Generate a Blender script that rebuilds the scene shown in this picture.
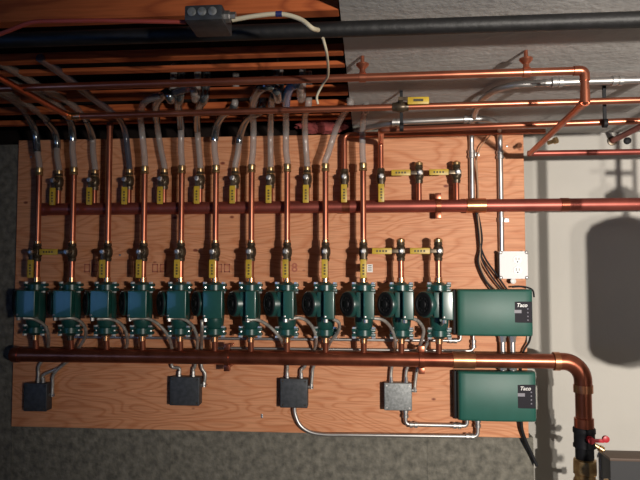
import bpy, bmesh, math, random
from mathutils import Vector, Matrix
random.seed(4)
for o in list(bpy.data.objects): bpy.data.objects.remove(o)
S = bpy.context.scene
C = S.collection
R = math.radians
# ------------------------------------------------------------------ camera
FPX = 590.0; DEP = 2.36; YAW = math.atan(48/590); PIT = math.atan(30/590)
fwd = Vector((-math.sin(YAW)*math.cos(PIT), math.cos(YAW)*math.cos(PIT), math.sin(PIT)))
rgt = Vector((math.cos(YAW), math.sin(YAW), 0))
upv = rgt.cross(fwd)
CAM = Vector((0, -DEP, 0))
cd = bpy.data.cameras.new('camera'); cam = bpy.data.objects.new('camera', cd); C.objects.link(cam)
cam.matrix_world = Matrix.Translation(CAM) @ Matrix((rgt, upv, -fwd)).transposed().to_4x4()
cd.sensor_width = 36; cd.lens = FPX/640*36; cd.clip_start = .02; cd.clip_end = 50
S.camera = cam
S.view_settings.view_transform = 'Standard'; S.view_settings.look = 'None'
S.view_settings.gamma = 1; S.view_settings.exposure = 0.0
w = bpy.data.worlds.new('world'); S.world = w; w.use_nodes = True
w.node_tree.nodes['Background'].inputs[0].default_value = (.05, .06, .08, 1)
w.node_tree.nodes['Background'].inputs[1].default_value = .1
def lamp(name, loc, energy, size, col, aim=(1.75, 0, -.05), cone=108):
    l = bpy.data.lights.new(name, 'SPOT'); l.energy = energy; l.shadow_soft_size = size; l.color = col
    l.spot_size = math.radians(cone); l.spot_blend = 1.0
    o = bpy.data.objects.new(name, l); o.location = loc; C.objects.link(o)
    o.rotation_euler = (Vector(aim)-Vector(loc)).to_track_quat('-Z', 'Y').to_euler(); return o
L1 = (1.25, -3.5, -.05)
lamp('bulb_light', L1, 500, .035, (1, .93, .84))
L2 = (1.45, -3.5, -.08)
lamp('second_bulb_light', L2, 120, .035, (1, .93, .84))

def ray(px, py): return fwd*FPX + rgt*(px-320) + upv*(240-py)
def W(px, py, s):
    d = ray(px, py); return CAM + d*((DEP-s)/d.y)
def H(px, py, Z):
    d = ray(px, py); return CAM + d*(Z/d.z)
CZ = .58; WT = .53; RE = .2

# ------------------------------------------------------------------ materials
def mat(name, col, rough=.5, metal=0, noise=None, ns=8, spec=.5, bump=0, bs=60, stretch=(1,1,1), coat=0, detail=4, trans=0, emit=0):
    m = bpy.data.materials.new(name); m.use_nodes = True; nt = m.node_tree; b = nt.nodes['Principled BSDF']
    b.inputs['Base Color'].default_value = (*col, 1); b.inputs['Roughness'].default_value = rough
    b.inputs['Metallic'].default_value = metal; b.inputs['Specular IOR Level'].default_value = spec
    b.inputs['Coat Weight'].default_value = coat; b.inputs['Transmission Weight'].default_value = trans
    if emit:
        b.inputs['Emission Color'].default_value = (*col, 1); b.inputs['Emission Strength'].default_value = emit
    tc = nt.nodes.new('ShaderNodeTexCoord'); mp = nt.nodes.new('ShaderNodeMapping'); mp.inputs['Scale'].default_value = stretch
    gp = nt.nodes.new('ShaderNodeNewGeometry')
    nt.links.new(gp.outputs['Position'], mp.inputs[0])
    if noise:
        n = nt.nodes.new('ShaderNodeTexNoise'); n.inputs['Scale'].default_value = ns; n.inputs['Detail'].default_value = detail
        r = nt.nodes.new('ShaderNodeValToRGB'); r.color_ramp.elements[0].position = .32; r.color_ramp.elements[1].position = .68
        r.color_ramp.elements[0].color = (*noise, 1); r.color_ramp.elements[1].color = (*col, 1)
        nt.links.new(mp.outputs[0], n.inputs[0]); nt.links.new(n.outputs[0], r.inputs[0]); nt.links.new(r.outputs[0], b.inputs['Base Color'])
    if bump:
        n2 = nt.nodes.new('ShaderNodeTexNoise'); n2.inputs['Scale'].default_value = bs; n2.inputs['Detail'].default_value = 5
        bm = nt.nodes.new('ShaderNodeBump'); bm.inputs['Strength'].default_value = bump; bm.inputs['Distance'].default_value = .01
        nt.links.new(mp.outputs[0], n2.inputs[0]); nt.links.new(n2.outputs[0], bm.inputs['Height']); nt.links.new(bm.outputs[0], b.inputs['Normal'])
    return m
M = {}
M['copper'] = mat('copper', (.56, .2, .115), .32, .85, (.36, .11, .065), 7)
M['copper_old'] = mat('copper_old', (.36, .095, .07), .42, .7, (.25, .062, .048), 9)
M['copper_main'] = mat('copper_main', (.40, .125, .07), .3, .85, (.22, .062, .036), 14)
M['fitting'] = mat('copper_fitting', (.55, .235, .12), .3, .88, (.38, .15, .075), 24)
M['brass'] = mat('brass', (.6, .42, .2), .3, .85, (.3, .17, .08), 40)
M['joint'] = mat('joint', (.74, .4, .21), .25, .9, (.5, .25, .12), 30)
M['darkbrass'] = mat('darkbrass', (.13, .095, .06), .36, .6, (.05, .037, .026), 60)
M['steel'] = mat('steel', (.56, .545, .53), .4, .9, (.42, .4, .39), 20)
M['flex'] = mat('flex', (.58, .54, .49), .4, .6, (.33, .31, .28), 60)
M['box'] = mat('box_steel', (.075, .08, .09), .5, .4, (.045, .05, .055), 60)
M['boxlit'] = mat('box_steel_lit', (.30, .31, .31), .5, .4, (.16, .17, .17), 90)  # lighter copy of the box steel, lit brightness put into the colour
M['zinc'] = mat('zinc_plated', (.75, .76, .76), .3, .6)
M['white'] = mat('white_plastic', (.72, .7, .68), .4)
M['galv'] = mat('galvanised_plate', (.8, .78, .78), .55, 0, spec=.3)
M['green'] = mat('green_enamel', (.011, .066, .056), .33, 0, (.008, .052, .045), 50, spec=.6)
M['greenbox'] = mat('green_box', (.013, .10, .075), .5, 0, (.011, .09, .066), 20, spec=.6)
M['greencap'] = mat('green_control_box', (.012, .082, .066), .3, 0, (.01, .072, .058), 50, spec=.9, coat=.5)
M['black'] = mat('black_plastic', (.009, .009, .011), .62, spec=.3)
M['blackpipe'] = mat('black_iron', (.012, .011, .012), .55, .0, (.006, .006, .006), 30, bump=.15, bs=50)
M['label'] = mat('dark_label', (.012, .01, .016), .6, spec=.2)
M['labelgrey'] = mat('label_grey', (.2, .19, .22), .5)
M['yellow'] = mat('yellow_vinyl', (.58, .39, .03), .42, 0, (.42, .27, .02), 40)
M['print'] = mat('dark_print', (.05, .04, .02), .6)
M['red'] = mat('red_paint', (.45, .02, .03), .4)
M['redcable'] = mat('red_cable', (.42, .07, .05), .5)
M['cream'] = mat('cream_cable', (.62, .55, .4), .5)
M['tan'] = mat('tan_cable', (.4, .22, .12), .5)
M['tape'] = mat('blue_tape', (.02, .03, .14), .5)
M['stamp'] = mat('red_stamp', (.4, .12, .07), .7)
M['cabgrey'] = mat('dark_grey_panel', (.035, .035, .038), .7)
M['cabbrown'] = mat('dark_brown_edge', (.11, .07, .05), .6)
M['tank'] = mat('grey_tank', (.25, .27, .3), .4)
M['insul'] = mat('pink_insulation', (.36, .075, .07), .95, 0, (.16, .03, .03), 30, bump=.6, bs=40)
M['pane'] = mat('window_pane', (.16, .36, .85), .2, emit=1.7)
M['bulb'] = mat('lamp_glass', (1, .92, .8), .3, emit=6)
def pexmat(name, col, mixf):
    m = mat(name, col, .22, spec=.8, coat=.6); nt = m.node_tree
    b = nt.nodes['Principled BSDF']; out = nt.nodes['Material Output']
    tr = nt.nodes.new('ShaderNodeBsdfTransparent'); tr.inputs[0].default_value = (.9, .86, .82, 1)
    mx = nt.nodes.new('ShaderNodeMixShader'); mx.inputs[0].default_value = mixf
    nt.links.new(tr.outputs[0], mx.inputs[1]); nt.links.new(b.outputs[0], mx.inputs[2]); nt.links.new(mx.outputs[0], out.inputs[0])
    return m
M['pex'] = pexmat('milky_tube', (.44, .4, .38), .5)
M['pexblue'] = pexmat('blue_tube', (.1, .3, .62), .85)
M['bay_shade'] = mat('joist_bay_shade', (.02, .014, .012), .9, 0, (.012, .008, .007), 12, spec=.1)  # near-black colour stands in for shade inside the joist bays
M['darktube'] = pexmat('dark_tube', (.07, .075, .1), .85)
M['bend'] = mat('steel_bend_and_shade', (.3, .33, .35), .18, .9)

def wood_mat(name, c1, c2, c3, rings=9, knots=True, rough=.55):
    m = bpy.data.materials.new(name); m.use_nodes = True; nt = m.node_tree; b = nt.nodes['Principled BSDF']
    N = nt.nodes.new; Lk = nt.links.new
    b.inputs['Roughness'].default_value = rough; b.inputs['Specular IOR Level'].default_value = .3
    g = N('ShaderNodeNewGeometry'); mp = N('ShaderNodeMapping'); mp.inputs['Scale'].default_value = (.9, 1, 4.2)
    Lk(g.outputs['Position'], mp.inputs[0])
    n0 = N('ShaderNodeTexNoise'); n0.inputs['Scale'].default_value = 1.7; n0.inputs['Detail'].default_value = 2.0; n0.inputs['Distortion'].default_value = .35
    Lk(mp.outputs[0], n0.inputs[0])
    mu = N('ShaderNodeMath'); mu.operation = 'MULTIPLY'; mu.inputs[1].default_value = rings*2.2; Lk(n0.outputs[0], mu.inputs[0])
    fr = N('ShaderNodeMath'); fr.operation = 'PINGPONG'; fr.inputs[1].default_value = .5; Lk(mu.outputs[0], fr.inputs[0])
    rp = N('ShaderNodeValToRGB'); e = rp.color_ramp.elements
    e[0].position = .0; e[0].color = (*c2, 1); e[1].position = .28; e[1].color = (*c1, 1)
    Lk(fr.outputs[0], rp.inputs[0])
    mp2 = N('ShaderNodeMapping'); mp2.inputs['Scale'].default_value = (4, 1, 90); Lk(g.outputs['Position'], mp2.inputs[0])
    n1 = N('ShaderNodeTexNoise'); n1.inputs['Scale'].default_value = 2; n1.inputs['Detail'].default_value = 3; Lk(mp2.outputs[0], n1.inputs[0])
    mx = N('ShaderNodeMix'); mx.data_type = 'RGBA'; mx.blend_type = 'MULTIPLY'; mx.inputs[0].default_value = .45
    Lk(rp.outputs[0], mx.inputs[6]); 
    r1 = N('ShaderNodeValToRGB'); r1.color_ramp.elements[0].position = .35; r1.color_ramp.elements[0].color = (.6, .52, .48, 1); r1.color_ramp.elements[1].position = .6; r1.color_ramp.elements[1].color = (1, 1, 1, 1)
    Lk(n1.outputs[0], r1.inputs[0]); Lk(r1.outputs[0], mx.inputs[7])
    last = mx.outputs[2]
    if knots:
        mp3 = N('ShaderNodeMapping'); mp3.inputs['Scale'].default_value = (1, 0, 1.7); Lk(g.outputs['Position'], mp3.inputs[0])
        v = N('ShaderNodeTexVoronoi'); v.inputs['Scale'].default_value = 7; Lk(mp3.outputs[0], v.inputs[0])
        r2 = N('ShaderNodeValToRGB'); r2.color_ramp.elements[0].position = .05; r2.color_ramp.elements[0].color = (1, 1, 1, 1)
        r2.color_ramp.elements[1].position = .09; r2.color_ramp.elements[1].color = (0, 0, 0, 1); Lk(v.outputs[0], r2.inputs[0])
        m2 = N('ShaderNodeMix'); m2.data_type = 'RGBA'; Lk(r2.outputs[0], m2.inputs[0]); Lk(last, m2.inputs[6]); m2.inputs[7].default_value = (*c3, 1)
        last = m2.outputs[2]
    Lk(last, b.inputs['Base Color'])
    return m
M['ply'] = wood_mat('plywood', (.67, .305, .155), (.56, .215, .095), (.2, .05, .025))
M['joist'] = wood_mat('joist_wood', (.5, .125, .036), (.34, .075, .022), (.1, .03, .015), 6, False, .85)
def concrete(name, a, b_, sc, bump):
    m = mat(name, a, .85, 0, b_, sc, spec=.2, bump=bump, bs=45, detail=8); return m
M['concrete'] = concrete('concrete', (.215, .2, .165), (.10, .095, .08), 34, .8)
M['slab'] = concrete('slab', (.5, .485, .465), (.43, .415, .4), 9, .28)
M['plaster'] = mat('plaster', (.52, .495, .45), .8, 0, (.48, .46, .42), 3, spec=.2, bump=.1, bs=30)
M['floor'] = concrete('floor_concrete', (.25, .24, .22), (.16, .155, .14), 6, .3)

# ------------------------------------------------------------------ helpers
def link(name, me, m, parent=None):
    o = bpy.data.objects.new(name, me); C.objects.link(o)
    if m is not None:
        me.materials.append(m)
    if parent is not None:
        off = Vector((0, 0, 0)); q = parent
        while q is not None: off += q.location; q = q.parent
        me.transform(Matrix.Translation(-off)); o.parent = parent
    return o
def obj(name, bm, m, parent=None, smooth=True, ang=40):
    bmesh.ops.remove_doubles(bm, verts=bm.verts, dist=1e-6)
    bmesh.ops.recalc_face_normals(bm, faces=bm.faces)
    me = bpy.data.meshes.new(name); bm.to_mesh(me); bm.free()
    if smooth:
        for p in me.polygons: p.use_smooth = True
        try: me.set_sharp_from_angle(angle=R(ang))
        except Exception: pass
    return link(name, me, M[m], parent)
def tag(o, label=None, cat=None, group=None, kind=None):
    if label: o['label'] = label
    if cat: o['category'] = cat
    if group: o['group'] = group
    if kind: o['kind'] = kind
    return o
def thing(name, label, cat, loc, group=None):
    o = bpy.data.objects.new(name, None); C.objects.link(o); o.location = loc; o.empty_display_size = .02
    bpy.context.view_layer.update()
    return tag(o, label, cat, group)
def bx(bm, a, b, bev=0, seg=2):
    a = Vector(a); b = Vector(b); c = (a+b)/2; s = b-a
    t = bmesh.new(); bmesh.ops.create_cube(t, size=1)
    for v in t.verts: v.co = Vector((v.co.x*abs(s.x), v.co.y*abs(s.y), v.co.z*abs(s.z))) + c
    if bev: bmesh.ops.bevel(t, geom=t.edges[:], offset=bev, segments=seg, profile=.6, affect='EDGES')
    me = bpy.data.meshes.new('t'); t.to_mesh(me); t.free(); bm.from_mesh(me); bpy.data.meshes.remove(me); return bm
def smoothpts(pts, n=6):
    pts = [Vector(p) for p in pts]
    if len(pts) < 3: return pts
    P = [2*pts[0]-pts[1]] + pts + [2*pts[-1]-pts[-2]]; out = []
    for i in range(1, len(P)-2):
        p0, p1, p2, p3 = P[i-1:i+3]
        for k in range(n):
            t = k/n
            out.append(.5*((2*p1)+(p2-p0)*t+(2*p0-5*p1+4*p2-p3)*t*t+(3*p1-p0-3*p2+p3)*t**3))
    out.append(pts[-1]); return out
def rounded(pts, r, n=6):
    """polyline with corners replaced by arcs of about radius r"""
    pts = [Vector(p) for p in pts]; out = [pts[0]]
    for i in range(1, len(pts)-1):
        a = (pts[i-1]-pts[i]); b = (pts[i+1]-pts[i]); k = min(r, a.length*.49, b.length*.49)
        p0 = pts[i]+a.normalized()*k; p2 = pts[i]+b.normalized()*k
        for j in range(n+1):
            t = j/n; out.append(p0*(1-t)**2+pts[i]*2*t*(1-t)+p2*t*t)
    out.append(pts[-1]); return out
def tube(bm, pts, r, seg=14, cap=True, ribs=0):
    pts = [Vector(p) for p in pts]
    rs = r if isinstance(r, (list, tuple)) else [r]*len(pts)
    t0 = (pts[1]-pts[0]).normalized()
    n = t0.orthogonal().normalized(); rings = []
    for i, p in enumerate(pts):
        t = ((pts[min(i+1, len(pts)-1)]-pts[max(i-1, 0)])).normalized()
        n = (n - t*n.dot(t)).normalized(); b = t.cross(n)
        rings.append([bm.verts.new(p+(n*math.cos(2*math.pi*k/seg)+b*math.sin(2*math.pi*k/seg))*rs[i]) for k in range(seg)])
    for a, b in zip(rings, rings[1:]):
        for k in range(seg):
            bm.faces.new((a[k], a[(k+1) % seg], b[(k+1) % seg], b[k]))
    if cap:
        bm.faces.new(rings[0]); bm.faces.new(rings[-1][::-1])
    return bm
def lathe(bm, c, axis, prof, seg=16):
    """prof: list of (distance along axis, radius)"""
    c = Vector(c); a = Vector(axis).normalized(); n = a.orthogonal().normalized(); b = a.cross(n); rings = []
    for d, r in prof:
        rings.append([bm.verts.new(c+a*d+(n*math.cos(2*math.pi*k/seg)+b*math.sin(2*math.pi*k/seg))*max(r, 1e-4)) for k in range(seg)])
    for x, y in zip(rings, rings[1:]):
        for k in range(seg): bm.faces.new((x[k], x[(k+1) % seg], y[(k+1) % seg], y[k]))
    bm.faces.new(rings[0]); bm.faces.new(rings[-1][::-1]); return bm
def B(): return bmesh.new()
def dens(pts, step=.02):
    out = []
    pts = [Vector(p) for p in pts]
    for a, b in zip(pts, pts[1:]):
        n = max(1, int((b-a).length/step))
        out += [a.lerp(b, k/n) for k in range(n)]
    return out+[pts[-1]]
def text(name, body, loc, size, m, parent, depth=.0006, shear=0.):
    c = bpy.data.curves.new(name, 'FONT'); c.body = body; c.size = size; c.extrude = depth; c.align_x = 'CENTER'; c.align_y = 'CENTER'; c.shear = shear; c.offset = size*.02
    t = bpy.data.objects.new('tmp', c); C.objects.link(t); bpy.context.view_layer.update()
    me = bpy.data.meshes.new_from_object(t.evaluated_get(bpy.context.evaluated_depsgraph_get()))
    bpy.data.objects.remove(t); me.materials.clear()
    me.transform(Matrix.Translation(loc) @ Matrix.Rotation(R(90), 4, 'X'))
    return link(name, me, M[m], parent)

# ------------------------------------------------------------------ the room
FZ = -1.5
BL = W(15, 280, .02).x; BR = W(526, 280, .02).x
BT = W(200, 137, .02).z; BBz = W(280, 432.5, .02).z
CR = W(533.5, 450, 0).x
def st(name, bm, m, smooth=False):
    o = obj(name, bm, m, None, smooth); o['kind'] = 'structure'; return o
SX = -.06
b = B(); bx(b, (-2.6, 0, FZ), (SX, .15, WT)); bx(b, (SX, 0, FZ), (BR, .15, CZ)); bx(b, (BR, 0, FZ), (CR, .15, BBz-.002))
bx(b, (-2.6, .151, WT-.02), (SX, .2, WT-.01))
for px in (12, 171, 428): q = W(px, 450, 0).x; bx(b, (q-.003, -.0025, FZ), (q+.003, .01, BBz-.004))
st('wall_back', b, 'concrete')
b = B(); bx(b, (BR-.3, RE, FZ), (3.4, RE+.1, CZ)); st('wall_right', b, 'plaster')
b = B(); bx(b, (SX, -6, CZ), (3.4, RE+.1, CZ+.25)); st('ceiling', b, 'slab')
st('trim_1', bx(B(), (-2.6, .152, WT-.009), (SX, .199, CZ+.26)), 'bay_shade')  # rim above the wall, its shade put into the colour
b = B(); bx(b, (-2.6, -6, CZ+.22), (SX-.001, .2, CZ+.25)); o = st('ceiling_subfloor', b, 'bay_shade')  # subfloor coloured near-black in place of shade
b = B(); bx(b, (-2.75, -6, FZ-.1), (3.55, RE+.1, FZ)); st('floor', b, 'floor')
b = B()
for (y0, y1, z0, z1) in ((-6, -5.9, FZ, CZ+.25), (-2.3, .2, FZ, CZ+.25), (-5.9, -2.3, FZ, -.62), (-5.9, -2.3, .34, CZ+.25)): bx(b, (-2.75, y0, z0), (-2.6, y1, z1))
st('wall_left', b, 'concrete')
b = B(); bx(b, (3.4, -6, FZ), (3.55, RE+.1, CZ+.25)); st('wall_side', b, 'concrete')
b = B(); bx(b, (-2.75, -6.15, FZ), (3.55, -6, CZ+.25)); st('wall_rear', b, 'concrete')
wf = B()
for y0, y1, z0, z1 in ((-5.9, -2.3, -.62, -.58), (-5.9, -2.3, .30, .34), (-5.9, -5.86, -.58, .30), (-2.34, -2.3, -.58, .30), (-3.3, -3.28, -.58, .30)): bx(wf, (-2.68, y0, z0), (-2.62, y1, z1))
o = st('window_1', wf, 'white')
p = obj('pane', bx(B(), (-2.66, -5.87, -.59), (-2.65, -2.33, .31)), 'pane', o, False)
# joists, parallel to the wall; later ones cut low to leave shade-dark gaps
jn = 0
for py, hgt, th in ((15, .215, .038), (56.5, .024, .03), (68.5, .012, .03), (96, .028, .038), (108.5, .022, .038), (121, .018, .03)):
    y = H(200, py, CZ).y
    b = bx(B(), (-2.6, y, CZ+.001), (SX-.003, y+th, CZ+.001+hgt), .002, 1)
    o = st('ceiling_joist', b, 'joist')

# pegged plywood board
board = obj('plywood_board', bx(B(), (BL, -.02, BBz), (BR, -.001, BT), .0015, 1), 'ply', None, False)
tag(board, 'large plywood backing board with orange grain and knots fixed to the wall', 'board')
sc = B()
for px, py in ((31, 157), (507, 146), (262, 417), (262, 415), (455, 180), (120, 255), (60, 300)):
    p = W(px, py, .021); lathe(sc, (p.x, -.0205, p.z), (0, -1, 0), [(0, .005), (.002, .0045), (.003, .001)], 8)
obj('screw', sc, 'steel', board)['kind'] = 'stuff'
p = W(294.5, 268, .021); text('stamp', '8', (p.x, -.0206, p.z), .05, 'stamp', board, .0003)
for px in (92, 160, 224):
    for k, dx in enumerate((-5, 3)):
        p = W(px+dx, 268, .021); r_ = B()
        for u0, u1, v0, v1 in ((-.012, .012, .012, .017), (-.012, .012, -.017, -.012), (-.012, -.008, -.017, .017), (.008, .012, -.017, .017)):
            bx(r_, (p.x+u0, -.0209, p.z+v0), (p.x+u1, -.0203, p.z+v1))
        obj('stamp', r_, 'stamp', board, False)

# ------------------------------------------------------------------ headers
SV = .13      # standoff of the risers and pumps
SH = .068     # upper header
def hz(px, py, s): return W(px, py, s).z
zU = hz(368, 206.5, SH); rU = .0245
supply = thing('supply_header', 'upper horizontal copper header pipe crossing the board above its middle', 'pipe', (0, -SH, zU))
x0 = W(41, 208, SH).x; x1 = 1.9
obj('pipe', tube(B(), dens([(x0, -SH, zU), (x1, -SH, zU)], .1), rU, 24), 'copper_old', supply)
obj('end_cap', lathe(B(), (x0-.008, -SH, zU), (1, 0, 0), [(0, .015), (.003, .024), (.008, .0265), (.03, .0265)], 24), 'copper_old', supply)
xa = W(466, 205, SH).x; xb = W(486, 205, SH).x
tag(obj('coupling', lathe(B(), (xa, -SH, zU), (1, 0, 0), [(0, .0255), (.002, .028), (xb-xa-.002, .028), (xb-xa, .0255)], 24), 'fitting', supply), 'shiny pale copper coupling')
for px in (342, 560):
    xc = W(px, 205, SH).x
    obj('coupling', lathe(B(), (xc, -SH, zU), (1, 0, 0), [(0, .0245), (.001, .0265), (.03, .0265), (.031, .0245)], 24), 'copper_main', supply)
def clamp(parent, px, z, s, r, m='copper_main'):
    xc = W(px, 205, s).x; b = B()
    lathe(b, (xc-.009, -s, z), (1, 0, 0), [(0, r), (0, r+.005), (.018, r+.005), (.018, r)], 24)
    for sg in (1, -1):
        bx(b, (xc-.011, -s-.012, z+sg*(r+.012)-.012), (xc+.011, -s+.012, z+sg*(r+.012)+.012), .002)
        bx(b, (xc-.004, -s, z+sg*(r+.012)-.004), (xc+.004, -.0205, z+sg*(r+.012)+.004))
    obj('pipe_clamp', b, m, parent)
clamp(supply, 438, zU, SH, rU)
SL = .12
zL = hz(368, 359, SL); rL = .0275
ret = thing('return_header', 'large lower copper header pipe with elbow turning down at right end', 'pipe', (0, -SL, zL))
xl0 = W(14, 355, SL).x; xl1 = W(583.5, 400, SL).x
zV = W(588, 428, SL).z
path = rounded([(xl0, -SL, zL), (W(300, 358, SL).x, -SL, zL), (xl1-.06, -SL, zL)], .01)+[]
obj('pipe', tube(B(), dens([(xl0, -SL, zL), (xl1-.09, -SL, zL)], .1), rL, 24), 'copper_main', ret)
el = [Vector((xl1-.09, -SL, zL)), Vector((xl1-.07, -SL, zL))]+[Vector((xl1-.07+.07*math.sin(a), -SL, zL-.07+.07*math.cos(a))) for a in [R(9*k) for k in range(1, 11)]]+[Vector((xl1, -SL, zL-.09))]
obj('elbow', tube(B(), el, .0315, 24), 'copper_main', ret)
rr = B(); lathe(rr, (xl1-.105, -SL, zL), (1, 0, 0), [(0, .0275), (.001, .034), (.022, .034), (.023, .03)], 24)
obj('coupling', rr, 'fitting', ret)
obj('coupling', lathe(B(), (xl1, -SL, zL-.112), (0, 0, 1), [(0, .0275), (.001, .034), (.028, .034), (.029, .03)], 24), 'fitting', ret)
obj('drop_pipe', tube(B(), [(xl1, -SL, zL-.09), (xl1, -SL, zV-.01)], .0285, 24), 'copper_main', ret)
obj('coupling', lathe(B(), (xl1, -SL, zV), (0, 0, 1), [(0, .0285), (.001, .034), (.035, .034), (.037, .029)], 24), 'copper_main', ret)
xa = W(452, 359, SL).x; xb = W(475, 359, SL).x
tag(obj('coupling', lathe(B(), (xa, -SL, zL), (1, 0, 0), [(0, .0275), (.002, .031), (xb-xa-.002, .031), (xb-xa, .0275)], 24), 'fitting', ret), 'shiny pale copper coupling')
obj('end_cap', lathe(B(), (xl0-.01, -SL, zL), (1, 0, 0), [(0, .018), (.004, .028), (.01, .0305), (.035, .0305)], 24), 'copper_main', ret)
clamp(ret, 228.5, zL, SL, rL); clamp(ret, 420, zL, SL, rL)

# black shutoff valve with red handle and brass union below the drop
sv = thing('shutoff_valve', 'black shutoff valve with red lever below the big copper elbow', 'valve', (xl1, -SL, zV-.12))
obj('valve_body', lathe(B(), (xl1, -SL, zV+.002), (0, 0, -1), [(0, .036), (.004, .039), (.018, .039), (.022, .036), (.056, .036), (.06, .039), (.07, .039), (.073, .032), (.108, .032), (.111, .03)], 24), 'black', sv)
hb = B(); bx(hb, (xl1-.002, -SL-.055, zV-.037), (xl1+.05, -SL-.048, zV-.024), .002); lathe(hb, (xl1+.055, -SL-.0515, zV-.024), (0, -1, 0), [(-.006, .01), (-.005, .012), (.005, .012), (.006, .01)], 12)
lathe(hb, (xl1+.004, -SL-.03, zV-.03), (0, -1, 0), [(0, .012), (.03, .012)], 12)
tag(obj('lever_handle', hb, 'red', sv), 'red lever handle')
tp = B(); lathe(tp, (xl1+.02, -SL-.01, zV-.05), (1, -.2, -.6), [(0, .008), (.028, .008), (.03, .012), (.045, .012), (.047, .006)], 12)
obj('drain_tap', tp, 'brass', sv)
un = thing('pipe_union', 'hexagonal brass union under the black shutoff valve at the bottom edge', 'pipe fitting', (xl1+.004, -SL, zV-.13))
obj('nut', lathe(B(), (xl1, -SL, zV-.110), (0, 0, -1), [(0, .034), (.003, .041), (.05, .042), (.055, .037), (.07, .037), (.075, .043), (.12, .043), (.123, .03)], 8), 'brass', un, True, 20)
obj('tail_pipe', tube(B(), [(xl1, -SL, zV-.25), (xl1, -SL, FZ+.3)], .0285, 24), 'copper_main', un)
tp = B(); lathe(tp, (xl1+.03, -SL-.01, zV-.19), (1, -.2, .1), [(0, .008), (.03, .008), (.032, .013), (.045, .013)], 12); obj('drain_tap', tp, 'brass', un)

# ------------------------------------------------------------------ ball valves
def valve(name_group, x, s, z, horiz, label, capped=False):
    t = thing('ball_valve', label, 'valve', (x, -s, z), name_group)
    b = B(); lathe(b, (x, -s, z-.036), (0, 0, 1), [(0, .0145), (.012, .0165), (.014, .014), (.02, .017), (.028, .0195), (.044, .0195), (.052, .017), (.058, .014), (.06, .0165), (.072, .0145)], 12)
    lathe(b, (x, -s-.012, z), (0, -1, 0), [(0, .011), (.018, .011), (.019, .008), (.03, .008)], 10)
    obj('valve_body', b, 'darkbrass', t)
    obj('stem_nut', lathe(B(), (x, -s-.044, z), (0, -1, 0), [(0, .0105), (.009, .0105), (.0105, .006)], 6), 'steel', t, True, 20)
    y = -s-.046
    h = B(); f = B(); pr = B()
    def rect(bm, u0, u1, v, y0, y1, bev=.0015):
        if horiz: bx(bm, (x-u1, y0, z-v), (x-u0, y1, z+v), bev)
        else: bx(bm, (x-v, y0, z-u1), (x+v, y1, z-u0), bev)
    rect(f, -.012, .05, .0075, y+.001, y+.004)
    L0, L1_ = (.035, .108) if horiz else (.03, .1)
    rect(h, L0, L1_, .0115, y-.002, y+.006, .003)
    obj('lever_arm', f, 'darkbrass', t); hh = obj('handle', h, 'yellow', t)
    for k in range(4):
        u = L0+.018+k*.011; rect(pr, u, u+.006, .0035, y-.0026, y-.0019, 0)
    obj('printed_mark', pr, 'print', hh, False)
    if capped:
        c = B(); tube(c, [(x, -s, z+.03), (x, -s, z+.04)], .0125, 12); lathe(c, (x, -s, z+.034), (0, 0, 1), [(0, .0125), (.001, .0165), (.01, .0165), (.014, .01), (.017, .004)], 12)
        obj('top_cap', c, 'brass', t)
    return t
ordn = ['first', 'second', 'third', 'fourth', 'fifth', 'sixth', 'seventh', 'eighth', 'ninth', 'tenth', 'eleventh', 'twelfth']
# lower row: twelve risers / pumps
colx = [36.5, 71.5, 107, 143, 180.5, 215, 251, 287, 325.5, 363.5, 401, 438.5]
zF = W(368, 283, SV).z      # top flange plane
PX = [W(px, 284, SV).x for px in colx]
zVL = W(368, 251.5, SV).z   # lower valves
zP0 = W(368, 340.5, SV).z
RP = .0115
for i, x in enumerate(PX):
    hzv = i in (1, 10, 11)
    lab = f'ball valve with yellow handle lying {"sideways" if hzv else "downwards"} above the {ordn[i]} green pump from the left'
    valve('ball valves above the pumps', x, SV, zVL, hzv, lab, i > 9)

# risers
ztop = W(368, 168, SV).z
risers = []
for i in range(10):
    x = PX[i]
    t = thing('copper_riser', f'slim vertical copper pipe rising from the {ordn[i]} green pump from the left', 'pipe', (x, -SV, zF), 'copper risers above the pumps')
    zt = ztop if i != 2 else W(108, 124, SV).z
    obj('pipe', tube(B(), dens([(x, -SV, zVL+.03), (x, -SV, zt)], .1), RP, 14), 'copper', t)
    obj('tail_pipe', tube(B(), [(x, -SV, zF-.002), (x, -SV, zVL-.03)], RP, 14), 'copper', t)
    cp = B()
    lathe(cp, (x, -SV, zF+.002), (0, 0, 1), [(0, .0145), (.018, .0145), (.0185, .0118)], 14)
    lathe(cp, (x, -SV, zVL+.03), (0, 0, 1), [(0, .0145), (.014, .0145), (.0145, .0118)], 14)
    obj('solder_joint', cp, 'joint', t)
    if i == 2: obj('top_cap', lathe(B(), (x, -SV, zt-.015), (0, 0, 1), [(0, .0135), (.018, .0135), (.022, .008)], 14), 'copper', t)
for i in (10, 11):
    x = PX[i]
    t = thing('copper_riser', f'short copper stub with capped valve above the {ordn[i]} green pump from the left', 'pipe', (x, -SV, zF), 'copper risers above the pumps')
    obj('pipe', tube(B(), [(x, -SV, zF-.002), (x, -SV, zVL-.03)], RP, 14), 'copper', t)
    obj('solder_joint', lathe(B(), (x, -SV, zF+.002), (0, 0, 1), [(0, .0145), (.018, .0145), (.0185, .0118)], 14), 'joint', t)
# branch pipes of the lower header
for i, x in enumerate(PX):
    b = tube(B(), [(x, -SV, zP0+.01), (x, -SL, zL+.015)], .0115, 14); obj('branch_pipe', b, 'copper', ret)
    obj('adapter', lathe(B(), (x, -SV, zP0+.013), (0, 0, -1), [(0, .0165), (.006, .0165), (.008, .014), (.022, .014), (.023, .011)], 14), 'joint' if i != 1 else 'darkbrass', ret)

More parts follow.
